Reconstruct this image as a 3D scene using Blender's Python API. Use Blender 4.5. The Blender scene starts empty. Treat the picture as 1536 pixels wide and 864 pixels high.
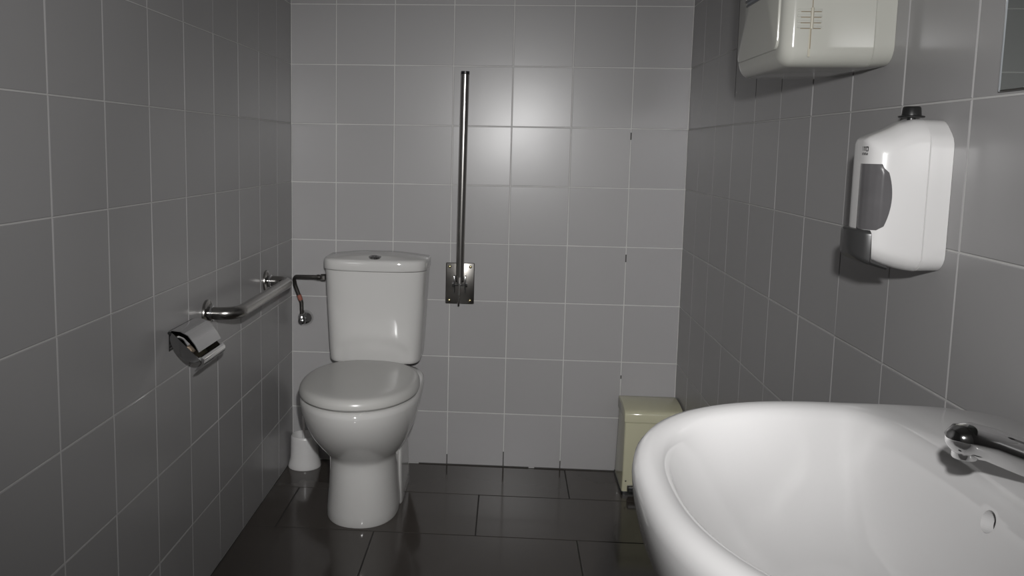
import bpy, bmesh, math, random
from mathutils import Vector, Matrix
from mathutils.bvhtree import BVHTree

random.seed(7)
PI = math.pi
scene = bpy.context.scene
COL = scene.collection

# ------------------------------------------------------------------ camera
CAM = Vector((0.5930, -2.9574, 1.1185))
YAW, PITCH, ROLL = -0.0659, -0.1188, 0.0176
F_PX, OFF_X, OFF_Y = 1295.98, -93.2085, -55.3624
fw = Vector((math.sin(YAW) * math.cos(PITCH), math.cos(YAW) * math.cos(PITCH), math.sin(PITCH)))
rt = Vector((math.cos(YAW), -math.sin(YAW), 0))
up = rt.cross(fw)
rt, up = math.cos(ROLL) * rt + math.sin(ROLL) * up, -math.sin(ROLL) * rt + math.cos(ROLL) * up
cam = bpy.data.cameras.new('camera')
cam.sensor_width = 36
cam.lens = F_PX / 1536 * 36
cam.shift_x = -OFF_X / 1536
cam.shift_y = OFF_Y / 1536
cam.clip_start = 0.02
cam_o = bpy.data.objects.new('camera', cam)
COL.objects.link(cam_o)
m = Matrix.Identity(4)
for i in range(3):
    m[i][0], m[i][1], m[i][2], m[i][3] = rt[i], up[i], -fw[i], CAM[i]
cam_o.matrix_world = m
scene.camera = cam_o

# ------------------------------------------------------------------ world, flash, exposure
world = bpy.data.worlds.new('world')
scene.world = world
world.use_nodes = True
world.node_tree.nodes['Background'].inputs[0].default_value = (0.5, 0.55, 0.6, 1)
world.node_tree.nodes['Background'].inputs[1].default_value = 0.2

# the flash on the camera lights the windowless room: a zoomed core beam and the wide spill of its reflector
FLASH_POS = CAM + rt * 0.05 + up * 0.15
for nm, watts, cone, target in (('flash_core_beam', 102, 50, (0.47, 0.0, 0.68)), ('flash_spill', 74, 104, (0.53, 0.0, 1.08))):
    aim = Vector(target) - FLASH_POS
    fl = bpy.data.lights.new(nm, 'SPOT')
    fl.energy = watts
    fl.color = (1.0, 0.99, 0.985)
    fl.spot_size = math.radians(cone)
    fl.spot_blend = 1.0
    fl.shadow_soft_size = 0.02
    fo = bpy.data.objects.new(nm, fl)
    COL.objects.link(fo)
    fo.location = FLASH_POS
    fo.rotation_euler = aim.to_track_quat('-Z', 'Y').to_euler()

scene.cycles.blur_glossy = 0.0      # keep the second reflection in the tiled corners
scene.view_settings.view_transform = 'Standard'
scene.view_settings.look = 'None'
scene.view_settings.gamma = 1
scene.view_settings.use_curve_mapping = False
scene.view_settings.exposure = 0.0

# ------------------------------------------------------------------ materials
def s2l(c):
    return tuple(((v / 255) / 12.92 if v / 255 <= 0.04045 else ((v / 255 + 0.055) / 1.055) ** 2.4) for v in c) + (1.0,)

MATS = {}
def mat(name, col, rough=0.4, metal=0.0, spec=0.5, noise=0.0, nscale=8.0, bump=0.0, bscale=60.0, trans=0.0, coat=0.0, vary=0.0, rvar=0.0, ior=1.5):
    """Principled material with optional mottled colour, relief and per-object tone."""
    mt = bpy.data.materials.new(name)
    mt.use_nodes = True
    nt = mt.node_tree
    b = nt.nodes['Principled BSDF']
    b.inputs['Roughness'].default_value = rough
    b.inputs['Metallic'].default_value = metal
    b.inputs['Specular IOR Level'].default_value = spec
    b.inputs['Transmission Weight'].default_value = trans
    b.inputs['Coat Weight'].default_value = coat
    b.inputs['IOR'].default_value = ior
    tc = nt.nodes.new('ShaderNodeTexCoord')
    nz = nt.nodes.new('ShaderNodeTexNoise')
    nz.inputs['Scale'].default_value = nscale
    nz.inputs['Detail'].default_value = 5
    oi = nt.nodes.new('ShaderNodeObjectInfo')
    add = nt.nodes.new('ShaderNodeVectorMath'); add.operation = 'ADD'
    sc_ = nt.nodes.new('ShaderNodeVectorMath'); sc_.operation = 'SCALE'
    sc_.inputs[0].default_value = (13.0, 7.0, 5.0)
    nt.links.new(oi.outputs['Random'], sc_.inputs['Scale'])
    nt.links.new(tc.outputs['Object'], add.inputs[0])
    nt.links.new(sc_.outputs[0], add.inputs[1])
    nt.links.new(add.outputs[0], nz.inputs['Vector'])
    mr = nt.nodes.new('ShaderNodeMapRange')
    mr.inputs['To Min'].default_value = 1 - noise
    mr.inputs['To Max'].default_value = 1 + noise
    nt.links.new(nz.outputs['Fac'], mr.inputs['Value'])
    mv = nt.nodes.new('ShaderNodeMapRange')
    mv.inputs['To Min'].default_value = 1 - vary
    mv.inputs['To Max'].default_value = 1 + vary
    nt.links.new(oi.outputs['Random'], mv.inputs['Value'])
    mul = nt.nodes.new('ShaderNodeMath'); mul.operation = 'MULTIPLY'
    nt.links.new(mr.outputs[0], mul.inputs[0]); nt.links.new(mv.outputs[0], mul.inputs[1])
    cs = nt.nodes.new('ShaderNodeVectorMath'); cs.operation = 'SCALE'
    cs.inputs[0].default_value = col[:3]
    nt.links.new(mul.outputs[0], cs.inputs['Scale'])
    nt.links.new(cs.outputs[0], b.inputs['Base Color'])
    if rvar > 0:
        rr = nt.nodes.new('ShaderNodeMapRange')
        rr.inputs['To Min'].default_value = max(0.02, rough - rvar)
        rr.inputs['To Max'].default_value = rough + rvar
        nt.links.new(nz.outputs['Fac'], rr.inputs['Value'])
        nt.links.new(rr.outputs[0], b.inputs['Roughness'])
    if bump > 0:
        n2 = nt.nodes.new('ShaderNodeTexNoise')
        n2.inputs['Scale'].default_value = bscale
        n2.inputs['Detail'].default_value = 2
        nt.links.new(add.outputs[0], n2.inputs['Vector'])
        bp = nt.nodes.new('ShaderNodeBump')
        bp.inputs['Strength'].default_value = bump
        bp.inputs['Distance'].default_value = 0.002
        nt.links.new(n2.outputs['Fac'], bp.inputs['Height'])
        nt.links.new(bp.outputs[0], b.inputs['Normal'])
    MATS[name] = mt
    return mt

def lin(v, tint=(1, 1, 1)):
    return tuple(v * t for t in tint) + (1.0,)

mat('grey_glazed_tile', lin(0.33, (1.0, 0.985, 0.985)), rough=0.27, spec=0.24, noise=0.03, nscale=3, bump=0.10, bscale=7, vary=0.035)
mat('light_grout', lin(0.52, (1.0, 0.99, 0.97)), rough=0.9, noise=0.12, nscale=14)
mat('dirty_grout', lin(0.05, (1.0, 0.95, 0.88)), rough=0.9, noise=0.3, nscale=30)
mat('brown_floor_tile', lin(0.062, (1.0, 0.87, 0.77)), rough=0.11, spec=0.38, noise=0.12, nscale=6, bump=0.02, bscale=25, vary=0.05)
mat('dark_grout', lin(0.024, (1.0, 0.93, 0.85)), rough=0.9, noise=0.2, nscale=20)
mat('white_paint', lin(0.42), rough=0.8, noise=0.02)
mat('door_paint', lin(0.5, (1, 0.97, 0.92)), rough=0.5, noise=0.03)
mat('white_ceramic', lin(0.56, (1.0, 0.99, 0.965)), rough=0.07, spec=0.5, noise=0.008, nscale=3)
mat('basin_ceramic', lin(0.53, (1.0, 0.99, 0.985)), rough=0.09, spec=0.5, noise=0.008, nscale=3)
mat('seat_plastic', lin(0.50, (1.0, 0.99, 0.95)), rough=0.26, spec=0.5, noise=0.01)
mat('white_plastic', lin(0.60, (1.0, 0.99, 0.98)), rough=0.22, noise=0.01)
mat('aged_plastic', lin(0.40, (1.0, 1.0, 0.91)), rough=0.13, spec=0.3, noise=0.025, nscale=5)
mat('stain_brown', lin(0.20, (1.0, 0.80, 0.50)), rough=0.6, noise=0.3, nscale=40)
mat('pale_stain', lin(0.40, (1.0, 0.95, 0.78)), rough=0.3, noise=0.1, nscale=40)
mat('blue_window', lin(0.06, (0.75, 0.95, 1.15)), rough=0.3)
mat('slot_grey', lin(0.16, (0.9, 1.0, 1.1)), rough=0.3)
mat('cream_enamel', lin(0.50, (1.0, 0.97, 0.70)), rough=0.14, noise=0.02)
mat('black_plastic', lin(0.012), rough=0.35)
mat('charcoal_plastic', lin(0.035), rough=0.32)
mat('chrome', lin(0.72), rough=0.08, metal=1.0, noise=0.03, nscale=12)
mat('dull_chrome', lin(0.42), rough=0.14, metal=1.0, noise=0.06, nscale=20)
mat('stainless', lin(0.36, (1.0, 0.97, 0.93)), rough=0.24, metal=1.0, noise=0.06, nscale=25)
mat('brass_screw', lin(0.6, (1.0, 0.88, 0.5)), rough=0.25, metal=1.0)
mat('dark_steel', lin(0.16, (1.0, 0.96, 0.9)), rough=0.3, metal=1.0, noise=0.1, nscale=30)
mat('red_tape', lin(0.3, (1.0, 0.35, 0.25)), rough=0.5, noise=0.2, nscale=60)
mat('smoked_window', lin(0.10, (1.0, 0.97, 1.0)), rough=0.12, spec=0.6, coat=0.4, noise=0.2, nscale=30)
mat('mirror_glass', lin(0.62, (0.94, 1.0, 0.97)), rough=0.02, metal=1.0)
mat('mirror_edge', lin(0.75, (0.95, 1.0, 1.05)), rough=0.12, metal=0.6, spec=0.8)
mat('hole_dark', lin(0.02), rough=0.7)
mat('cardboard', lin(0.28, (1.0, 0.78, 0.56)), rough=0.9, noise=0.1, nscale=20)

# ------------------------------------------------------------------ mesh helpers
def link_mesh(name, bm, material, parent=None, smooth=True, loc=None, rot=None, angle=40):
    bmesh.ops.recalc_face_normals(bm, faces=bm.faces)
    if smooth:
        lim = math.radians(angle)
        for f in bm.faces:
            f.smooth = True
        for e in bm.edges:
            if len(e.link_faces) == 2 and e.calc_face_angle(0) > lim:
                e.smooth = False
    me = bpy.data.meshes.new(name)
    bm.to_mesh(me)
    bm.free()
    me.materials.append(MATS[material])
    o = bpy.data.objects.new(name, me)
    COL.objects.link(o)
    if parent is not None:
        o.parent = parent
    if loc is not None:
        o.location = loc
    if rot is not None:
        o.rotation_euler = rot
    return o

def thing(name, label, cat, loc=(0, 0, 0)):
    o = bpy.data.objects.new(name, None)
    o.empty_display_size = 0.05
    COL.objects.link(o)
    o.location = loc
    o['label'] = label
    o['category'] = cat
    bpy.context.view_layer.update()
    return o

def tag(o, label, cat, group=None):
    o['label'] = label
    o['category'] = cat
    if group:
        o['group'] = group
    return o

def add_box(bm, x0, x1, y0, y1, z0, z1, bev=0.0, seg=2):
    r = bmesh.ops.create_cube(bm, size=1.0)
    vs = r['verts']
    for v in vs:
        v.co = Vector(((x0 + x1) / 2 + v.co.x * (x1 - x0), (y0 + y1) / 2 + v.co.y * (y1 - y0), (z0 + z1) / 2 + v.co.z * (z1 - z0)))
    if bev > 0:
        es = list({e for v in vs for e in v.link_edges})
        bmesh.ops.bevel(bm, geom=es, offset=bev, segments=seg, profile=0.5, affect='EDGES')

def boxbm(*a, **k):
    bm = bmesh.new()
    add_box(bm, *a, **k)
    return bm

def loft(rings, cap0=True, cap1=True, bm=None, closed=True):
    """rings: lists of equal length of points; closed around."""
    bm = bm or bmesh.new()
    vr = [[bm.verts.new(p) for p in r] for r in rings]
    n = len(rings[0])
    for a, b in zip(vr[:-1], vr[1:]):
        for i in range(n if closed else n - 1):
            j = (i + 1) % n
            try:
                bm.faces.new((a[i], a[j], b[j], b[i]))
            except ValueError:
                pass
    for flag, ring in ((cap0, vr[0]), (cap1, vr[-1])):
        if flag:
            c = sum((v.co for v in ring), Vector()) / n
            cv = bm.verts.new(c)
            for i in range(n):
                bm.faces.new((ring[i], ring[(i + 1) % n], cv))
    return bm

def lathe(profile, origin=(0, 0, 0), axis=(0, 0, 1), n=32, bm=None, cap0=True, cap1=True):
    """profile: (radius, height along axis)."""
    ax = Vector(axis).normalized()
    q = Vector((0, 0, 1)).rotation_difference(ax)
    o = Vector(origin)
    rings = []
    for r, h in profile:
        rings.append([o + q @ Vector((max(r, 1e-5) * math.cos(2 * PI * i / n), max(r, 1e-5) * math.sin(2 * PI * i / n), h)) for i in range(n)])
    return loft(rings, cap0, cap1, bm)

def tube(path, radius, n=20, bm=None, caps=True):
    """round tube along a polyline; radius is a number or list."""
    P = [Vector(p) for p in path]
    rad = radius if isinstance(radius, (list, tuple)) else [radius] * len(P)
    rings = []
    t0 = (P[1] - P[0]).normalized()
    nrm = t0.orthogonal().normalized()
    prev = t0
    for i, p in enumerate(P):
        t = (P[min(i + 1, len(P) - 1)] - P[max(i - 1, 0)]).normalized()
        q = prev.rotation_difference(t)
        nrm = (q @ nrm).normalized()
        prev = t
        bn = t.cross(nrm)
        rings.append([p + rad[i] * (math.cos(2 * PI * k / n) * nrm + math.sin(2 * PI * k / n) * bn) for k in range(n)])
    return loft(rings, caps, caps, bm)

def bent_path(pts, r, seg=8):
    """polyline with rounded corners."""
    P = [Vector(p) for p in pts]
    rs = r if isinstance(r, (list, tuple)) else [r] * (len(P) - 2)
    out = [P[0]]
    for i in range(1, len(P) - 1):
        a = (P[i - 1] - P[i]).normalized(); b = (P[i + 1] - P[i]).normalized()
        ang = a.angle(b)
        rr = rs[i - 1]
        d = rr / math.tan(ang / 2)
        s, e = P[i] + a * d, P[i] + b * d
        c = P[i] + (a + b).normalized() * (rr / math.sin(ang / 2))
        v0, v1 = s - c, e - c
        tot = v0.angle(v1)
        axis = v0.cross(v1).normalized()
        for k in range(seg + 1):
            out.append(c + Matrix.Rotation(tot * k / seg, 3, axis) @ v0)
    out.append(P[-1])
    return out

def superpt(c, s, n):
    return (math.copysign(abs(c) ** (2 / n), c), math.copysign(abs(s) ** (2 / n), s))

def sm(a, b, x):
    t = min(1, max(0, (x - a) / (b - a)))
    return t * t * (3 - 2 * t)

# ------------------------------------------------------------------ room shell
XL, XR, YF, ZC = -0.1555, 1.1876, -3.40, 2.3931
T, Z0 = 0.2, 1.5931
JOINT = 0.0032          # grout width
REC = 0.0014            # grout recess

def structure(name, bm, material):
    o = link_mesh(name, bm, material, smooth=False)
    o['kind'] = 'structure'
    return o

wall_back = structure('wall_back', boxbm(XL - 0.12, XR + 0.12, REC, 0.12, -0.1, ZC + 0.1), 'light_grout')
wall_left = structure('wall_left', boxbm(XL - 0.12, XL - REC, YF - 0.12, REC, -0.1, ZC + 0.1), 'light_grout')
wall_right = structure('wall_right', boxbm(XR + REC, XR + 0.12, YF - 0.12, REC, -0.1, ZC + 0.1), 'light_grout')
floor = structure('floor', boxbm(XL - 0.12, XR + 0.12, YF - 0.12, 0.12, -0.1, -0.0008), 'dark_grout')
ceiling = structure('ceiling', boxbm(XL - 0.12, XR + 0.12, YF - 0.12, 0.12, ZC, ZC + 0.1), 'white_paint')
bmf = bmesh.new()
DX0, DX1, DZ = 0.15, 0.97, 2.05
add_box(bmf, XL - 0.12, DX0, YF - 0.12, YF, -0.1, ZC + 0.1)
add_box(bmf, DX1, XR + 0.12, YF - 0.12, YF, -0.1, ZC + 0.1)
add_box(bmf, DX0, DX1, YF - 0.12, YF, DZ, ZC + 0.1)
wall_front = structure('wall_front', bmf, 'white_paint')
door = structure('door_1', boxbm(DX0 + 0.005, DX1 - 0.005, YF - 0.05, YF - 0.01, 0.005, DZ - 0.005, bev=0.002), 'door_paint')
hb = tube(bent_path([(0.22, YF - 0.01, 1.0), (0.22, YF + 0.04, 1.0), (0.33, YF + 0.04, 1.0)], 0.012), 0.008)
lathe([(0.024, 0), (0.024, 0.006)], (0.22, YF - 0.01, 1.0), (0, 1, 0), bm=hb)
link_mesh('door_handle', hb, 'dull_chrome', door)

TILE_MESH = {}
def tile_mesh(w, h, material, th=0.005, ch=0.0011):
    key = (round(w, 4), round(h, 4), material)
    if key in TILE_MESH:
        return TILE_MESH[key]
    bm = bmesh.new()
    rings = []
    for ins, z in ((0, -th), (0, -ch * 0.7), (ch, 0)):
        a, b = w / 2 - ins, h / 2 - ins
        rings.append([bm.verts.new((sx * a, sy * b, z)) for sx, sy in ((-1, -1), (1, -1), (1, 1), (-1, 1))])
    for p, q in zip(rings[:-1], rings[1:]):
        for i in range(4):
            bm.faces.new((p[i], p[(i + 1) % 4], q[(i + 1) % 4], q[i]))
    bm.faces.new(rings[-1])
    me = bpy.data.meshes.new('tile')
    bm.to_mesh(me); bm.free()
    me.materials.append(MATS[material])
    TILE_MESH[key] = me
    return me

def spans(cuts, lo, hi):
    c = [lo] + sorted(v for v in cuts if lo + 0.012 < v < hi - 0.012) + [hi]
    return list(zip(c[:-1], c[1:]))

def lay(name, parent, u_cuts, v_cuts, ulo, uhi, vlo, vhi, frame, material, joint, tilt, edge=0.0012):
    U, V, N = frame[1:]
    O = frame[0]
    k = 0
    for v0, v1 in spans(v_cuts, vlo, vhi):
        for u0, u1 in spans(u_cuts, ulo, uhi):
            w = (u1 - u0) - joint; h = (v1 - v0) - joint
            o = bpy.data.objects.new(name, tile_mesh(w, h, material))
            COL.objects.link(o)
            o.parent = parent
            c = O + U * ((u0 + u1) / 2) + V * ((v0 + v1) / 2)
            mm = Matrix(((U.x, V.x, N.x, c.x), (U.y, V.y, N.y, c.y), (U.z, V.z, N.z, c.z), (0, 0, 0, 1)))
            rx, ry = (max(-1.6 * tilt, min(1.6 * tilt, random.gauss(0, tilt))) for _ in range(2))
            o.matrix_world = mm @ Matrix.Rotation(rx, 4, 'X') @ Matrix.Rotation(ry, 4, 'Y')
            k += 1

X_, Y_, Z_ = Vector((1, 0, 0)), Vector((0, 1, 0)), Vector((0, 0, 1))
vrows = [Z0 - T * i for i in range(-5, 9)]
lay('wall_tile', wall_back, [T * i for i in range(0, 6)], vrows, XL, XR, 0.0, ZC,
    (Vector((0, 0, 0)), X_, Z_, -Y_), 'grey_glazed_tile', JOINT, math.radians(0.2))
lay('wall_tile', wall_left, [-(0.187 + T * i * 0.998) for i in range(0, 17)], vrows, YF, 0.0, 0.0, ZC,
    (Vector((XL, 0, 0)), Y_, Z_, X_), 'grey_glazed_tile', 0.0027, math.radians(0.15))

def lay_right():
    U, V, N = -Y_, Z_, -X_
    lay('wall_tile', wall_right, [0.1835 + T * i for i in range(0, 17)], vrows, 0.0, -YF, 0.0, ZC,
        (Vector((XR, 0, 0)), U, V, N), 'grey_glazed_tile', 0.0027, math.radians(0.15))
lay_right()

FX = 0.2955
yrows = [0.0, -0.26] + [-0.26 - 0.30 * i for i in range(1, 11)]
for r, (ya, yb) in enumerate(zip(yrows[:-1], yrows[1:])):
    yb = max(yb, YF)
    if ya <= YF + 0.01:
        break
    x0 = 0.2255 if r % 2 == 0 else 0.5235
    cuts = [x0 + 2 * FX * k for k in range(-3, 4)]
    lay('floor_tile', floor, cuts, [], XL, XR, yb, ya, (Vector((0, 0, 0)), X_, Y_, Z_), 'brown_floor_tile', 0.003, math.radians(0.05))

# open, dark spots in the joints of the back wall and along the floor
for (x, z, h) in ((1.0, 1.168, 0.024), (1.0, 0.755, 0.026), (1.0, 0.34, 0.012)):
    link_mesh('grout_gap', boxbm(x - 0.0017, x + 0.0017, -0.0006, 0.001, z - h / 2, z + h / 2), 'dirty_grout', wall_back, smooth=False)
for (x, h) in ((0.4, 0.038), (0.6, 0.055), (0.8, 0.030)):
    link_mesh('dirty_joint', boxbm(x - 0.0016, x + 0.0016, -0.0003, 0.001, 0.0, h), 'dirty_grout', wall_back, smooth=False)
for (a, b) in ((0.30, 0.69), (0.71, 1.0), (-0.02, 0.02)):
    link_mesh('dirty_joint', boxbm(a, b, -0.0026, 0.001, 0.0, 0.0034), 'dirty_grout', wall_back, smooth=False)

# ------------------------------------------------------------------ toilet
TX = 0.169
TC = 0.1575            # cistern axis
toilet = thing('toilet', 'white ceramic close-coupled toilet with its lid down, standing against the tiled wall', 'toilet', (TX, -0.36, 0))
def lt(o):  # keep world coordinates after parenting to an Empty that is offset
    o.matrix_parent_inverse = o.parent.matrix_world.inverted()
    return o

def dsec(hw, yfront, yback, ymid, z, nf=2.0, nb=3.0, N=64, cx=TX):
    """oval section: blunt back, rounded front."""
    pts = []
    for i in range(N):
        a = 2 * PI * i / N
        c, s = math.cos(a), math.sin(a)
        if s < 0:
            x, y = superpt(c, s, nf)
            pts.append((cx + hw * x, ymid + y * (ymid - yfront), z))
        else:
            x, y = superpt(c, s, nb)
            pts.append((cx + hw * x, ymid + y * (yback - ymid), z))
    return pts

R = [dsec(0.108, -0.548, -0.10, -0.40, 0.000, 2.2, 5),
     dsec(0.110, -0.550, -0.10, -0.40, 0.006, 2.2, 5),
     dsec(0.109, -0.548, -0.10, -0.40, 0.03, 2.2, 5),
     dsec(0.104, -0.541, -0.10, -0.40, 0.09, 2.2, 5),
     dsec(0.101, -0.535, -0.10, -0.40, 0.15, 2.2, 5),
     dsec(0.102, -0.534, -0.10, -0.40, 0.18, 2.2, 5),
     dsec(0.106, -0.541, -0.10, -0.40, 0.195, 2.2, 5),
     dsec(0.116, -0.560, -0.10, -0.41, 0.210, 2.2, 4.5),
     dsec(0.130, -0.590, -0.11, -0.42, 0.232, 2.1, 4),
     dsec(0.146, -0.630, -0.12, -0.44, 0.264, 2.05, 4),
     dsec(0.161, -0.667, -0.13, -0.45, 0.303, 2.0, 4),
     dsec(0.171, -0.691, -0.13, -0.46, 0.342, 2.0, 4),
     dsec(0.1765, -0.702, -0.13, -0.46, 0.375, 2.0, 4),
     dsec(0.176, -0.701, -0.13, -0.46, 0.388, 2.0, 4),
     dsec(0.170, -0.693, -0.135, -0.46, 0.394, 2.0, 4),
     dsec(0.150, -0.670, -0.15, -0.46, 0.396, 2.0, 4)]
lt(link_mesh('bowl', loft(R), 'white_ceramic', toilet, angle=60))
# rear foot with its two proud flanks
Rf = [dsec(hw, yf, -0.09, -0.30, z, 6, 8) for hw, yf, z in ((0.1145, -0.372, 0.0), (0.116, -0.374, 0.004), (0.113, -0.365, 0.06), (0.1095, -0.350, 0.13), (0.107, -0.340, 0.185), (0.102, -0.33, 0.192))]
lt(link_mesh('rear_foot', loft(Rf), 'white_ceramic', toilet, angle=60))

def lid_rings(prof, hw, yfront, yback, ymid, nf, nb):
    return loft([dsec(hw - d, yfront + d, yback - d, ymid, z, nf, nb, 72) for d, z in prof])
lt(link_mesh('seat', lid_rings(((0.012, 0.3985), (0.008, 0.400), (0.007, 0.404), (0.008, 0.4075), (0.014, 0.409)), 0.175, -0.707, -0.239, -0.47, 2.05, 2.4), 'seat_plastic', toilet, angle=60))
lt(link_mesh('lid', lid_rings(((0.006, 0.4035), (0.0012, 0.4050), (0.0, 0.4085), (0.0002, 0.4155), (0.0018, 0.4225), (0.0055, 0.4285), (0.0115, 0.4328), (0.020, 0.4352), (0.035, 0.4368), (0.07, 0.438), (0.12, 0.4385)), 0.1755, -0.710, -0.237, -0.47, 2.05, 2.4), 'seat_plastic', toilet, angle=60))
for sx in (-0.075, 0.075):
    hg = lathe([(0.012, 0), (0.013, 0.003), (0.012, 0.018), (0.008, 0.022)], (TX + sx, -0.222, 0.394), (0, 0, 1), n=20)
    lt(link_mesh('hinge', hg, 'chrome', toilet))

def cis(hw, f, z, b=0.023, arch=True, yb=-0.006, N=48, inset=0.0):
    pts = []
    for i in range(N + 1):
        a = PI * i / N
        c, s = math.cos(a), math.sin(a)
        cx, sy = superpt(c, s, 7)
        y = -(f - b * cx * cx) * sy
        if arch:
            za = 0.497 - 0.032 * (cx * hw / 0.10) ** 2
            k = (1 - sm(za - 0.024, za + 0.012, z)) * (1 - sm(0.100, 0.140, abs(cx * hw)))
            y += 0.008 * k * sy
        pts.append((TC - hw * cx, min(y, yb), z))
    for i in range(1, 12):
        u = i / 12
        pts.append((TC + hw * (1 - 2 * u), yb, z))
    return pts
zs = [0.3965, 0.399, 0.405, 0.415] + [0.43 + 0.0045 * i for i in range(0, 23)] + [0.54, 0.56, 0.60, 0.64, 0.68, 0.7105]
rings = []
for z in zs:
    t = (z - 0.395) / 0.316
    hw = 0.1535 + 0.0185 * t ** 0.8
    f = 0.175 + 0.006 * t
    e = max(0, 0.405 - z)
    k = 1 - math.sqrt(max(0, 1 - (e / 0.0088) ** 2)) if e > 0 else 0
    rings.append(cis(hw - 0.010 * k, f - 0.010 * k, z))
lt(link_mesh('cistern', loft(rings), 'white_ceramic', toilet, angle=50))
prof = ((0.008, 0.7122), (0.002, 0.7128), (0.0, 0.716), (0.0, 0.742), (0.0025, 0.7475), (0.008, 0.7505), (0.03, 0.7535), (0.06, 0.7575), (0.09, 0.761), (0.12, 0.763))
rings = [cis(0.1755 - d * (1 if d < 0.02 else 1.1), 0.190 - (d if d < 0.02 else 0.012 + d * 0.25), z, arch=False, yb=-0.004 - (d * 0.12)) for d, z in prof]
lt(link_mesh('cistern_lid', loft(rings), 'white_ceramic', toilet, angle=50))
bx, by, bz = TC + 0.004, -0.155, 0.7565
fb = lt(link_mesh('flush_button', lathe([(0.0215, -0.006), (0.0215, 0.002), (0.019, 0.0045), (0.0155, 0.005)], (bx, by, bz)), 'dull_chrome', toilet))
bt = lathe([(0.0148, 0.0), (0.0148, 0.006), (0.013, 0.0078), (0.0, 0.0085)], (bx, by, bz), n=24)
o = link_mesh('button_cap', bt, 'chrome', fb); o.matrix_parent_inverse = fb.matrix_world.inverted() if False else Matrix.Identity(4)

# ------------------------------------------------------------------ water supply valve and pipe beside the cistern
valve = thing('angle_valve', 'small chrome shut-off valve with a bent supply pipe running to the cistern', 'valve', (-0.107, -0.001, 0.517))
p = bent_path([(-0.110, -0.047, 0.530), (-0.110, -0.050, 0.580), (-0.1295, -0.062, 0.642), (-0.1295, -0.075, 0.672), (-0.065, -0.085, 0.6745), (-0.0235, -0.088, 0.6745)], [0.03, 0.03, 0.012, 0.02], seg=6)
lt(link_mesh('supply_pipe', tube(p, 0.0068, n=16), 'dark_steel', valve))
nb = lathe([(0.0105, 0), (0.0118, 0.002), (0.0118, 0.014), (0.0105, 0.016)], (-0.0345, -0.0875, 0.6745), (1, 0, 0), n=6)
lt(link_mesh('pipe_nut', nb, 'dark_steel', valve))
nb = lathe([(0.0085, 0), (0.0095, 0.003), (0.0095, 0.010)], (-0.048, -0.0868, 0.6745), (1, 0, 0), n=18)
lt(link_mesh('pipe_ferrule', nb, 'dark_steel', valve))
lt(link_mesh('tape_wrap', tube([(-0.1125, -0.0515, 0.588), (-0.1153, -0.0533, 0.597), (-0.1184, -0.0552, 0.6068)], 0.0078, n=14), 'red_tape', valve))
lt(link_mesh('rosette', lathe([(0.0265, 0.0), (0.0275, 0.003), (0.0270, 0.010), (0.0235, 0.019), (0.0175, 0.026), (0.011, 0.030), (0.0105, 0.036)], (-0.106, -0.0012, 0.517), (0, -1, 0), n=40), 'chrome', valve))
vb = lathe([(0.0105, 0.0), (0.0110, 0.002), (0.0110, 0.012), (0.0085, 0.018), (0.0085, 0.026)], (-0.110, -0.046, 0.512), (0, 0, 1), n=20)
lt(link_mesh('valve_body', vb, 'chrome', valve))
hk = lathe([(0.008, 0.034), (0.0125, 0.037), (0.0138, 0.044), (0.0125, 0.053), (0.008, 0.057), (0.0, 0.058)], (-0.109, -0.0012, 0.514), (0, -1, 0), n=24)
lt(link_mesh('handwheel', hk, 'dull_chrome', valve, angle=40))

# ------------------------------------------------------------------ toilet brush
brush = thing('toilet_brush', 'white plastic toilet brush in a flared round holder in the corner', 'toilet brush', (-0.0965, -0.0655, 0.0))
BX, BY = -0.0965, -0.0655
hp = [(0.030, 0.0), (0.0565, 0.0), (0.0575, 0.003), (0.0545, 0.016), (0.050, 0.034), (0.0490, 0.060), (0.0484, 0.09), (0.0480, 0.104), (0.0466, 0.111), (0.0443, 0.113), (0.0433, 0.110), (0.0424, 0.09), (0.040, 0.02), (0.001, 0.018)]
lt(link_mesh('holder', lathe(hp, (BX, BY, 0), n=48, cap0=True, cap1=False), 'white_plastic', brush, angle=50))
lt(link_mesh('handle', lathe([(0.0045, 0.03), (0.0045, 0.155), (0.006, 0.160), (0.0065, 0.176), (0.005, 0.182), (0.0, 0.183)], (BX - 0.004, BY + 0.004, 0), n=16), 'white_plastic', brush))
lt(link_mesh('bristle_head', lathe([(0.012, 0.025), (0.032, 0.035), (0.034, 0.070), (0.016, 0.085)], (BX - 0.004, BY + 0.004, 0), n=24), 'white_plastic', brush))

# ------------------------------------------------------------------ grab bar on the left wall
grab = thing('grab_bar', 'short stainless steel grab bar bolted to the tiled side wall beside the toilet', 'grab bar', (XL, -0.6, 0.696))
GX = -0.078
path = bent_path([(XL + 0.002, -0.868, 0.696), (GX, -0.868, 0.696), (GX, -0.333, 0.696), (XL + 0.002, -0.333, 0.696)], 0.045, seg=12)
lt(link_mesh('bar', tube(path, 0.0162, n=28), 'stainless', grab))
for y in (-0.868, -0.333):
    fl = lathe([(0.034, 0.0), (0.0345, 0.002), (0.033, 0.006), (0.026, 0.009), (0.0185, 0.010)], (XL + 0.0002, y, 0.696), (1, 0, 0), n=36)
    lt(link_mesh('flange', fl, 'stainless', grab))
    lt(link_mesh('collar', lathe([(0.0185, 0.008), (0.0195, 0.010), (0.0195, 0.018), (0.0172, 0.020)], (XL, y, 0.696), (1, 0, 0), n=32), 'chrome', grab))

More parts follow.
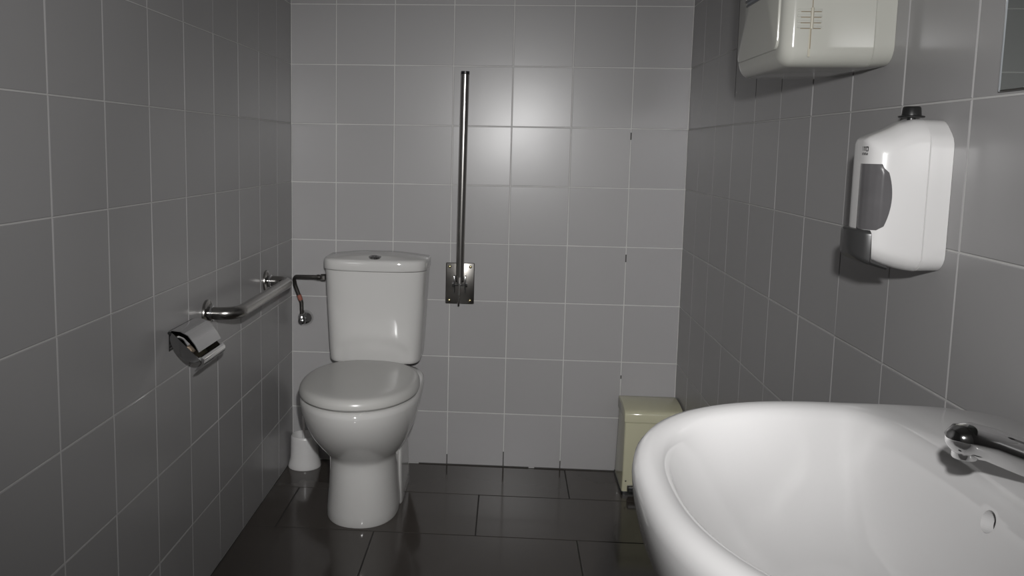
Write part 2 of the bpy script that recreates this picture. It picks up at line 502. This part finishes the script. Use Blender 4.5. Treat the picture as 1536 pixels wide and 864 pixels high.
# ------------------------------------------------------------------ toilet paper holder
tph = thing('toilet_paper_holder', 'empty chrome toilet paper holder with a hinged cover below the grab bar', 'paper holder', (XL, -1.04, 0.66))
y0, y1 = -1.112, -0.968
A = Vector((-0.146, 0, 0.699)); B = Vector((-0.082, 0, 0.638))
Cc = (A + B) / 2; half = (B - A) / 2; per = Vector((-half.z * -1, 0, half.x * -1)) if False else Vector((-0.69, 0, -0.724))
def arc(y, rscale=0.62, inset=0.0, N=16):
    out = []
    for i in range(N + 1):
        a = PI * i / N
        q = Cc - half * (1 - inset / half.length) * math.cos(a) + per * (half.length * rscale - inset) * math.sin(a)
        out.append((q.x, y, q.z))
    return out
# trough: a thin curved shell
outer0, outer1 = arc(y0), arc(y1)
inner0, inner1 = arc(y0, inset=0.0015), arc(y1, inset=0.0015)
ring0 = outer0 + inner0[::-1]; ring1 = outer1 + inner1[::-1]
lt(link_mesh('trough', loft([ring0, ring1], False, False), 'chrome', tph))
for ya, yb in ((y0 - 0.002, y0 + 0.0005), (y1 - 0.0005, y1 + 0.002)):
    lt(link_mesh('end_cheek', loft([arc(ya, inset=0.0008), arc(ya + (yb - ya) * .3), arc(ya + (yb - ya) * .7), arc(yb, inset=0.0008)]), 'dull_chrome', tph))
# lid plate: flat, folded over towards the front lip
lp = [(-0.1525, 0.7005), (-0.145, 0.7035), (-0.127, 0.7015), (-0.110, 0.6930), (-0.094, 0.6720), (-0.0855, 0.6560)]
def plate(pts, th, ya, yb):
    P = [Vector((a, 0, b)) for a, b in pts]
    up_, dn = [], []
    for i, q in enumerate(P):
        t = (P[min(i + 1, len(P) - 1)] - P[max(i - 1, 0)]).normalized()
        n_ = Vector((-t.z, 0, t.x))
        up_.append(q + n_ * th / 2); dn.append(q - n_ * th / 2)
    ring = up_ + dn[::-1]
    return loft([[(v.x, ya, v.z) for v in ring], [(v.x, yb, v.z) for v in ring]], True, True)
lt(link_mesh('cover', plate(lp, 0.0016, y0 - 0.001, y1 + 0.001), 'chrome', tph, angle=30))
fl_ = [(-0.0865, 0.6420), (-0.0795, 0.6440), (-0.0745, 0.6380), (-0.0760, 0.6285), (-0.0840, 0.6190), (-0.0960, 0.6120)]
lt(link_mesh('front_lip', plate(fl_, 0.0022, y0, y1), 'chrome', tph, angle=50))
lt(link_mesh('hinge_pin', tube([(-0.1505, y0 - 0.006, 0.6985), (-0.1505, y1 + 0.006, 0.6985)], 0.0038, n=14), 'black_plastic', tph))
lt(link_mesh('roll_spindle', tube([(-0.112, y0, 0.658), (-0.112, y1, 0.658)], 0.010, n=16), 'cardboard', tph))
lt(link_mesh('back_plate', boxbm(XL + 0.0003, XL + 0.003, y0, y1, 0.655, 0.702, bev=0.001), 'dull_chrome', tph))

# ------------------------------------------------------------------ folded-up support rail on the back wall
rail = thing('support_rail', 'folded-up steel support rail standing upright on a screwed wall plate', 'grab bar', (0.436, 0.0, 0.65))
PX0, PX1, PZ0, PZ1 = 0.3855, 0.4845, 0.5815, 0.7255
lt(link_mesh('mounting_plate', boxbm(PX0, PX1, -0.0055, -0.0003, PZ0, PZ1, bev=0.003, seg=2), 'dark_steel', rail))
for sx, sz in ((0.399, 0.712), (0.4705, 0.712), (0.399, 0.5945), (0.4705, 0.5945)):
    s = lt(link_mesh('screw', lathe([(0.0052, 0.0), (0.0052, 0.0012), (0.003, 0.0026), (0.0, 0.003)], (sx, -0.0053, sz), (0, -1, 0), n=16), 'brass_screw', rail))
for sx in (-1, 1):
    cx = 0.4362 + sx * 0.0185
    ch = bmesh.new()
    add_box(ch, cx - 0.002, cx + 0.002, -0.052, -0.005, 0.628, 0.686, bev=0.0012)
    lt(link_mesh('bracket_cheek', ch, 'dull_chrome', rail))
    lt(link_mesh('pivot_bolt', lathe([(0.0075, 0), (0.0075, 0.004), (0.005, 0.006), (0.0, 0.0065)], (0.4362 + sx * 0.0205, -0.034, 0.654), (sx, 0, 0), n=6), 'chrome', rail, angle=20))
lt(link_mesh('pivot_pin', tube([(0.4362 - 0.021, -0.034, 0.654), (0.4362 + 0.021, -0.034, 0.654)], 0.004, n=14), 'chrome', rail))
rp = [(0.4365, -0.040, 0.665), (0.4370, -0.045, 0.80), (0.4400, -0.055, 1.10), (0.4428, -0.064, 1.362)]
lt(link_mesh('rail_tube', tube(rp, 0.0135, n=28), 'stainless', rail))
lt(link_mesh('end_cap', tube([(0.4428, -0.064, 1.360), (0.4429, -0.0644, 1.3705)], [0.0141, 0.0138], n=28), 'black_plastic', rail))
fin = bmesh.new()
rings = []
for z, yb, yf_ in ((0.580, -0.034, -0.044), (0.590, -0.026, -0.049), (0.62, -0.022, -0.053), (0.66, -0.024, -0.0545), (0.682, -0.03, -0.054)):
    xx = 0.4338 + (z - 0.58) * 0.028
    rings.append([(xx - 0.0028, yb, z), (xx + 0.0028, yb, z), (xx + 0.0028, yf_, z), (xx - 0.0028, yf_, z)])
lt(link_mesh('tube_tongue', loft(rings, bm=fin), 'stainless', rail, smooth=False))

# ------------------------------------------------------------------ pedal bin
pbin = thing('pedal_bin', 'cream metal pedal bin with a black base in the corner behind the basin', 'bin', (1.086, -0.10, 0))
def rrect(x0, x1, y0_, y1_, z, r, n=5):
    pts = []
    for cx, cy, a0 in ((x1 - r, y1_ - r, 0), (x0 + r, y1_ - r, PI / 2), (x0 + r, y0_ + r, PI), (x1 - r, y0_ + r, 1.5 * PI)):
        for i in range(n + 1):
            a = a0 + (PI / 2) * i / n
            pts.append((cx + r * math.cos(a), cy + r * math.sin(a), z))
    return pts
bod = [rrect(0.9885, 1.1845, -0.206, -0.012, 0.011, 0.006), rrect(0.9905, 1.184, -0.200, -0.012, 0.06, 0.006), rrect(0.995, 1.183, -0.178, -0.013, 0.234, 0.006), rrect(0.998, 1.180, -0.174, -0.016, 0.2365, 0.006)]
lt(link_mesh('body', loft(bod), 'cream_enamel', pbin, angle=30))
lt(link_mesh('base', loft([rrect(0.987, 1.1855, -0.208, -0.010, 0.0, 0.007), rrect(0.987, 1.1855, -0.208, -0.010, 0.012, 0.007)]), 'black_plastic', pbin, angle=30))
pl_ = [(-0.010, 0.2378), (-0.010, 0.272), (-0.014, 0.279), (-0.030, 0.2835), (-0.06, 0.2855), (-0.10, 0.2845), (-0.135, 0.281), (-0.160, 0.2765), (-0.174, 0.2725), (-0.1795, 0.2685), (-0.1815, 0.263), (-0.1835, 0.2378)]
lidb = []
for x, e in ((0.9925, 0.003), (0.9935, 0.001), (0.996, 0.0), (1.180, 0.0), (1.1825, 0.001), (1.1835, 0.003)):
    lidb.append([(x, y + e * (1 if y < -0.1 else -1), z - (e if z > 0.25 else -e)) for y, z in pl_])
lt(link_mesh('lid', loft(lidb), 'cream_enamel', pbin, angle=35))
pd = bmesh.new()
add_box(pd, 1.004, 1.166, -0.236, -0.214, 0.016, 0.038, bev=0.004)
add_box(pd, 1.05, 1.12, -0.218, -0.203, 0.016, 0.026, bev=0.001)
lt(link_mesh('pedal', pd, 'black_plastic', pbin))
lt(link_mesh('glint_stud', lathe([(0.003, 0), (0.0025, 0.002), (0.0, 0.0028)], (1.001, -0.2025, 0.046), (0, -1, 0.1), n=12), 'chrome', pbin))  # tiny chrome stud added to give the small highlight above the pedal

# ------------------------------------------------------------------ wash basin
SY, SXC = -2.200, 0.975
basin = thing('wash_basin', 'large white ceramic wash basin fixed to the tiled wall below the mirror', 'basin', (1.186, SY, 0.62))
def bsec(af, ab, b, z, nf=2.35, nb=5.0, N=96, xc=SXC, zfun=None):
    pts = []
    for i in range(N):
        a = 2 * PI * i / N
        c, s = math.cos(a), math.sin(a)
        if c < 0:
            x, y = superpt(c, s, nf); px = xc + af * x
        else:
            x, y = superpt(c, s, nb); px = xc + ab * x
        zz = zfun(px, SY + b * y) if zfun else z
        pts.append((px, SY + b * y, zz))
    return pts
AB = 1.1866 - SXC
ZR = 0.826
sr = [bsec(0.06, AB, 0.10, 0.60), bsec(0.10, AB, 0.13, 0.605), bsec(0.155, AB, 0.18, 0.635), bsec(0.20, AB, 0.225, 0.675), bsec(0.234, AB, 0.258, 0.722),
      bsec(0.250, AB, 0.276, 0.762), bsec(0.2565, AB, 0.2835, 0.790), bsec(0.258, AB, 0.286, 0.806), bsec(0.2565, AB, 0.2845, 0.8165), bsec(0.251, AB - 0.001, 0.279, 0.8235), bsec(0.243, AB - 0.003, 0.271, ZR)]
IN = (0.229, 0.070, 0.254)     # rim of the inner bowl: front, back, half width
sr += [bsec(0.2365, 0.100, 0.264, ZR - 0.0010, 2.3, 3.8), bsec(0.231, 0.074, 0.257, ZR - 0.0030, 2.3, 3.2), bsec(0.2262, 0.0630, 0.2512, ZR - 0.0065, 2.3, 2.9), bsec(0.2225, 0.0572, 0.2468, 0.8125, 2.3, 2.75),
       bsec(0.2155, 0.0515, 0.2385, 0.793, 2.25, 2.6), bsec(0.202, 0.044, 0.224, 0.766, 2.2, 2.5), bsec(0.182, 0.033, 0.201, 0.738, 2.15, 2.4),
       bsec(0.140, 0.030, 0.165, 0.712, 2.1, 2.25, xc=0.963), bsec(0.085, 0.035, 0.110, 0.694, 2.0, 2.1, xc=0.952), bsec(0.035, 0.020, 0.035, 0.687, 2.0, 2.0, xc=0.945)]
bbm = loft(sr)
bmesh.ops.recalc_face_normals(bbm, faces=bbm.faces)
bbm.normal_update()
bvh = BVHTree.FromBMesh(bbm)
hitp, hitn, _, _ = bvh.ray_cast(Vector((0.90, SY + 0.010, 0.796)), Vector((1, 0, 0)))
hitn = hitn if hitn.x < 0 else -hitn
body = lt(link_mesh('basin_body', bbm, 'basin_ceramic', basin, angle=70))
# the overflow is a real hole bored into the back of the bowl
OVR = 0.0105
cut = link_mesh('cutter', lathe([(OVR, -0.022), (OVR, 0.012)], hitp, hitn, n=32), 'basin_ceramic', smooth=False)
bo = body.modifiers.new('hole', 'BOOLEAN')
bo.operation = 'DIFFERENCE'
bo.solver = 'EXACT'
bo.object = cut
bpy.context.view_layer.update()
newme = bpy.data.meshes.new_from_object(body.evaluated_get(bpy.context.evaluated_depsgraph_get()))
body.modifiers.clear()
if len(newme.polygons) > 1000:
    body.data = newme
bpy.data.objects.remove(cut)
ov = lathe([(OVR - 0.0001, -0.0215), (OVR - 0.0001, -0.0120), (0.0, -0.0118)], hitp, hitn, n=28)
lt(link_mesh('overflow_hole', ov, 'hole_dark', basin))
dr = lathe([(0.022, 0.0), (0.023, 0.003), (0.018, 0.005), (0.0, 0.006)], (0.94, SY, 0.685), (0, 0, 1), n=28)
lt(link_mesh('drain_plug', dr, 'chrome', basin))

# ------------------------------------------------------------------ mixer tap
TY = SY + 0.012
tap = thing('mixer_tap', 'chrome single-lever mixer tap on the back ledge of the wash basin', 'tap', (1.098, TY, ZR))
bd = lathe([(0.027, 0.0), (0.027, 0.003), (0.0245, 0.006), (0.0235, 0.03), (0.0235, 0.046), (0.022, 0.053), (0.012, 0.058), (0.0, 0.059)], (1.098, TY, ZR - 0.002), n=36)
lt(link_mesh('tap_body', bd, 'chrome', tap))
sp = [(1.092, TY, 0.846), (1.068, TY, 0.8505), (1.045, TY, 0.8585), (1.023, TY, 0.8665), (1.006, TY, 0.8700), (0.996, TY, 0.8695), (0.9895, TY, 0.8675), (0.9868, TY, 0.8660)]
lt(link_mesh('spout', tube(sp, [0.0165, 0.0162, 0.0155, 0.0150, 0.0155, 0.0145, 0.0095, 0.002], n=28), 'chrome', tap, angle=60))
ae = lathe([(0.0098, 0.0), (0.0105, 0.001), (0.0105, 0.007), (0.0118, 0.007), (0.0118, 0.012)], (1.0030, TY, 0.8535), (0.0, 0, 1), n=28)
lt(link_mesh('aerator', ae, 'chrome', tap))
lv = tube([(1.115, TY, 0.880), (1.098, TY, 0.884), (1.075, TY, 0.889), (1.058, TY, 0.892)], [0.013, 0.010, 0.007, 0.005], n=20)
lt(link_mesh('lever', lv, 'chrome', tap))

# ------------------------------------------------------------------ soap dispenser
soap = thing('soap_dispenser', 'white plastic wall soap dispenser with smoked window and black key in its top', 'soap dispenser', (XR, -1.70, 0.96))
SYC = -1.706
def osec(x, hw, zb, zt, ch, cht, r=0.012):
    """octagon-like section in the y-z plane with cut corners."""
    P = [(-hw, zb + ch), (-hw + ch, zb), (hw - ch, zb), (hw, zb + ch), (hw, zt - cht), (hw - cht * 1.1, zt), (-hw + cht * 1.1, zt), (-hw, zt - cht)]
    out = []
    n = len(P)
    for i in range(n):
        p0, p1, p2 = Vector(P[i - 1]), Vector(P[i]), Vector(P[(i + 1) % n])
        d = min(r, (p1 - p0).length * 0.45, (p2 - p1).length * 0.45)
        a = p1 + (p0 - p1).normalized() * d; b = p1 + (p2 - p1).normalized() * d
        for k in range(4):
            t = k / 3
            q = a * (1 - t) ** 2 + p1 * 2 * t * (1 - t) + b * t * t
            out.append((x, SYC + q.x, q.y))
    return out
bp_ = [osec(XR - 0.0003, 0.0440, 0.961, 1.168, 0.015, 0.027), osec(1.1575, 0.0448, 0.960, 1.169, 0.015, 0.027), osec(1.1567, 0.0437, 0.961, 1.168, 0.015, 0.027)]
lt(link_mesh('back_plate', loft(bp_), 'white_plastic', soap, angle=35))
plan = [(1.1562, 0.0437, 0.961, 1.168), (1.1555, 0.0450, 0.9595, 1.1695), (1.142, 0.0447, 0.961, 1.1690), (1.128, 0.0445, 0.964, 1.1640), (1.112, 0.0440, 0.969, 1.1550), (1.100, 0.0420, 0.974, 1.1500), (1.091, 0.0370, 0.979, 1.1460), (1.086, 0.0300, 0.982, 1.1430), (1.0830, 0.0210, 0.985, 1.1405), (1.0820, 0.0110, 0.988, 1.1385)]
cv = [osec(x, hw, zb, zt, 0.015 * hw / 0.045, 0.022 * (hw / 0.045) ** 2) for x, hw, zb, zt in plan]
lt(link_mesh('cover', loft(cv), 'white_plastic', soap, angle=50))
# smoked window that wraps the near front edge
def plan_hw(x):
    pp = sorted([(q[0], q[1]) for q in plan])
    for (xa, ha), (xb, hb_) in zip(pp[:-1], pp[1:]):
        if xa <= x <= xb:
            return ha + (hb_ - ha) * (x - xa) / (xb - xa)
    return pp[0][1]
def plan_x(h):
    pp = sorted([(q[1], q[0]) for q in plan[3:]])
    for (ha, xa), (hb_, xb) in zip(pp[:-1], pp[1:]):
        if ha <= h <= hb_:
            return xa + (xb - xa) * (h - ha) / (hb_ - ha)
    return pp[0][1]
wr = []
for i in range(17):
    z = 1.017 + (1.107 - 1.017) * i / 16
    s = 2 * i / 16 - 1
    xb_ = 1.1115 - 0.010 * s * s - (0.004 if s > 0.85 else 0) - (0.006 if s < -0.9 else 0)
    row = []
    M_ = 14
    for k in range(M_ + 1):
        x = 1.0832 + (xb_ - 1.0832) * (k / M_) ** 1.5
        hwk = plan_hw(x)
        row.append((x - 0.0010 * (1 - k / M_) - 0.0003, SYC - hwk - 0.0008, z))
    row = [(1.0805, SYC - 0.0100, z), (1.0811, SYC - 0.0165, z)] + row
    back = [(q[0] + 0.004, q[1] + 0.006, q[2]) for q in row[::-1]]
    wr.append(row + back)
lt(link_mesh('window', loft(wr), 'smoked_window', soap, angle=50))
lvb = [osec(x, hw, zb, zt, 0.004, 0.004, 0.003) for x, hw, zb, zt in ((1.1150, 0.0385, 0.9620, 0.9680), (1.0925, 0.0385, 0.9685, 0.9760), (1.0910, 0.0385, 0.9690, 1.0155), (1.0895, 0.0405, 0.9690, 1.0165), (1.0840, 0.0385, 0.9715, 1.0165), (1.0780, 0.0330, 0.9750, 1.0165), (1.0725, 0.0230, 0.9800, 1.0160), (1.0695, 0.0110, 0.9850, 1.0145))]
lt(link_mesh('push_lever', loft(lvb), 'charcoal_plastic', soap, angle=40))
kx, ky, kz = 1.1435, -1.716, 1.1625
kb = lathe([(0.0055, -0.002), (0.0055, 0.008), (0.0165, 0.0085), (0.0170, 0.0105), (0.0125, 0.0115), (0.0115, 0.0215), (0.0100, 0.0235), (0.0, 0.0238)], (kx, ky, kz), n=28)
lt(link_mesh('key_knob', kb, 'black_plastic', soap))
# small dark two-line print above the window (only strokes are legible)
pr_ = bmesh.new()
def stroke(s0, s1, z0_, z1_):
    row = []
    for z in (z0_, z1_):
        row.append([])
        for s in (s0, s1):
            h_ = 0.0085 + s * 1.75
            x = plan_x(h_)
            row[-1].append((x - 0.0006, SYC - h_ - 0.0004, z))
    vs = [pr_.verts.new(q) for q in (row[0][0], row[0][1], row[1][1], row[1][0])]
    pr_.faces.new(vs)
for s0, s1, za, zb in ((0.0010, 0.0022, 1.1295, 1.1305), (0.0014, 0.0019, 1.1245, 1.1295), (0.0032, 0.0056, 1.1290, 1.1305), (0.0032, 0.0039, 1.1245, 1.1290), (0.0049, 0.0056, 1.1245, 1.1290),
                       (0.0062, 0.0092, 1.1290, 1.1305), (0.0062, 0.0070, 1.1245, 1.1290), (0.0084, 0.0092, 1.1245, 1.1290), (0.0062, 0.0092, 1.1240, 1.1250),
                       (0.0008, 0.0018, 1.1190, 1.1220), (0.0024, 0.0032, 1.1190, 1.1225), (0.0038, 0.0048, 1.1190, 1.1220), (0.0053, 0.0062, 1.1190, 1.1225), (0.0066, 0.0074, 1.1190, 1.1220), (0.0066, 0.0088, 1.1190, 1.1198), (0.0080, 0.0088, 1.1190, 1.1220)):
    stroke(s0, s1, za, zb)
lt(link_mesh('print', pr_, 'black_plastic', soap, smooth=False))

# ------------------------------------------------------------------ paper towel dispenser
pdis = thing('paper_towel_dispenser', 'aged white plastic paper towel dispenser with stained seam, high on the tiled wall', 'paper dispenser', (XR, -1.40, 1.26))
DY0, DY1, DZ0, DZ1, DXF = -1.545, -1.262, 1.256, 1.640, 1.016
def box_loft_x(secs, n=6):
    rings = []
    for x, ins, r in secs:
        q = rrect(DY0 + ins, DY1 - ins, DZ0 + ins, DZ1 - ins, 0, r, n)
        rings.append([(x, a, b) for a, b, _ in q])
    return loft(rings)
lt(link_mesh('back_shell', box_loft_x([(XR - 0.0003, 0.004, 0.03), (1.1565, 0.0012, 0.03), (1.1555, 0.0022, 0.03)]), 'aged_plastic', pdis, angle=35))
secs = [(1.1553, 0.0022, 0.030), (1.1545, 0.0005, 0.030), (1.10, 0.0, 0.030), (DXF + 0.022, 0.0, 0.030)]
for i in range(1, 8):
    a = PI / 2 * i / 7
    secs.append((DXF + 0.022 * (1 - math.sin(a)), 0.022 * (1 - math.cos(a)), 0.030 - 0.012 * (1 - math.cos(a))))
cov = lt(link_mesh('cover', box_loft_x(secs), 'aged_plastic', pdis, angle=40))
# raised front panel
pan = []
for x, ins in ((DXF + 0.001, 0.0), (DXF - 0.002, 0.0), (DXF - 0.0034, 0.0008), (DXF - 0.004, 0.0024)):
    q = rrect(-1.523 + ins, -1.284 - ins, 1.284 + ins, 1.612 - ins, 0, 0.014, 6)
    pan.append([(x, a, b) for a, b, _ in q])
pn = lt(link_mesh('front_panel', loft(pan), 'aged_plastic', pdis, angle=30))
for z, ye in ((1.3790, -1.335), (1.3875, -1.327)):
    link_mesh('level_stripe', boxbm(DXF - 0.0052, DXF - 0.0035, -1.500, ye, z - 0.0018, z + 0.0018, bev=0.0005), 'blue_window', pn)
link_mesh('level_slot', boxbm(DXF - 0.0042, DXF - 0.0036, -1.498, -1.338, 1.3808, 1.3857), 'slot_grey', pn, smooth=False)
# stained seam and ribbed hinge on the side that faces the door
SXM = 1.0575
sbm = bmesh.new()
add_box(sbm, SXM - 0.0006, SXM + 0.0006, DY0 - 0.0003, DY0 + 0.002, 1.282, 1.314)
add_box(sbm, SXM + 0.0000, SXM + 0.0012, DY0 - 0.0003, DY0 + 0.002, 1.344, 1.60)
link_mesh('seam_line', sbm, 'stain_brown', cov, smooth=False)
link_mesh('stain', boxbm(SXM - 0.0028, SXM + 0.0006, DY0 - 0.00015, DY0 + 0.001, 1.270, 1.314), 'pale_stain', cov, smooth=False)
for k in range(4):
    z = 1.3425 - 0.0085 * k
    link_mesh('hinge_rib', boxbm(1.036, 1.0735, DY0 - 0.0014, DY0 + 0.002, z - 0.0034, z, bev=0.0010), 'aged_plastic', cov)
    link_mesh('rib_dirt', boxbm(1.041, 1.072, DY0 - 0.0004, DY0 + 0.001, z - 0.0045, z - 0.0032), 'stain_brown', cov, smooth=False)
link_mesh('hinge_knuckle', tube([(SXM + 0.0005, DY0 - 0.0006, 1.3125), (SXM + 0.0005, DY0 - 0.0006, 1.3445)], 0.0026, n=12), 'pale_stain', cov)

# ------------------------------------------------------------------ mirror
mirror = thing('mirror', 'frameless wall mirror with a bright polished edge above the wash basin', 'mirror', (XR, -2.2, 1.198))
MY0, MY1, MZ0, MZ1 = -2.55, -1.853, 1.1975, 1.95
lt(link_mesh('mirror_glass', boxbm(XR - 0.0055, XR - 0.0005, MY0 + 0.003, MY1 - 0.0035, MZ0 + 0.002, MZ1 - 0.002), 'mirror_glass', mirror, smooth=False))
eb = bmesh.new()
add_box(eb, XR - 0.0062, XR - 0.0003, MY1 - 0.0034, MY1, MZ0, MZ1, bev=0.0008)
lt(link_mesh('polished_edge', eb, 'mirror_edge', mirror))
eb = bmesh.new()
add_box(eb, XR - 0.0058, XR - 0.0003, MY0, MY1 - 0.0036, MZ0, MZ0 + 0.0018)
lt(link_mesh('lower_edge', eb, 'dark_steel', mirror))
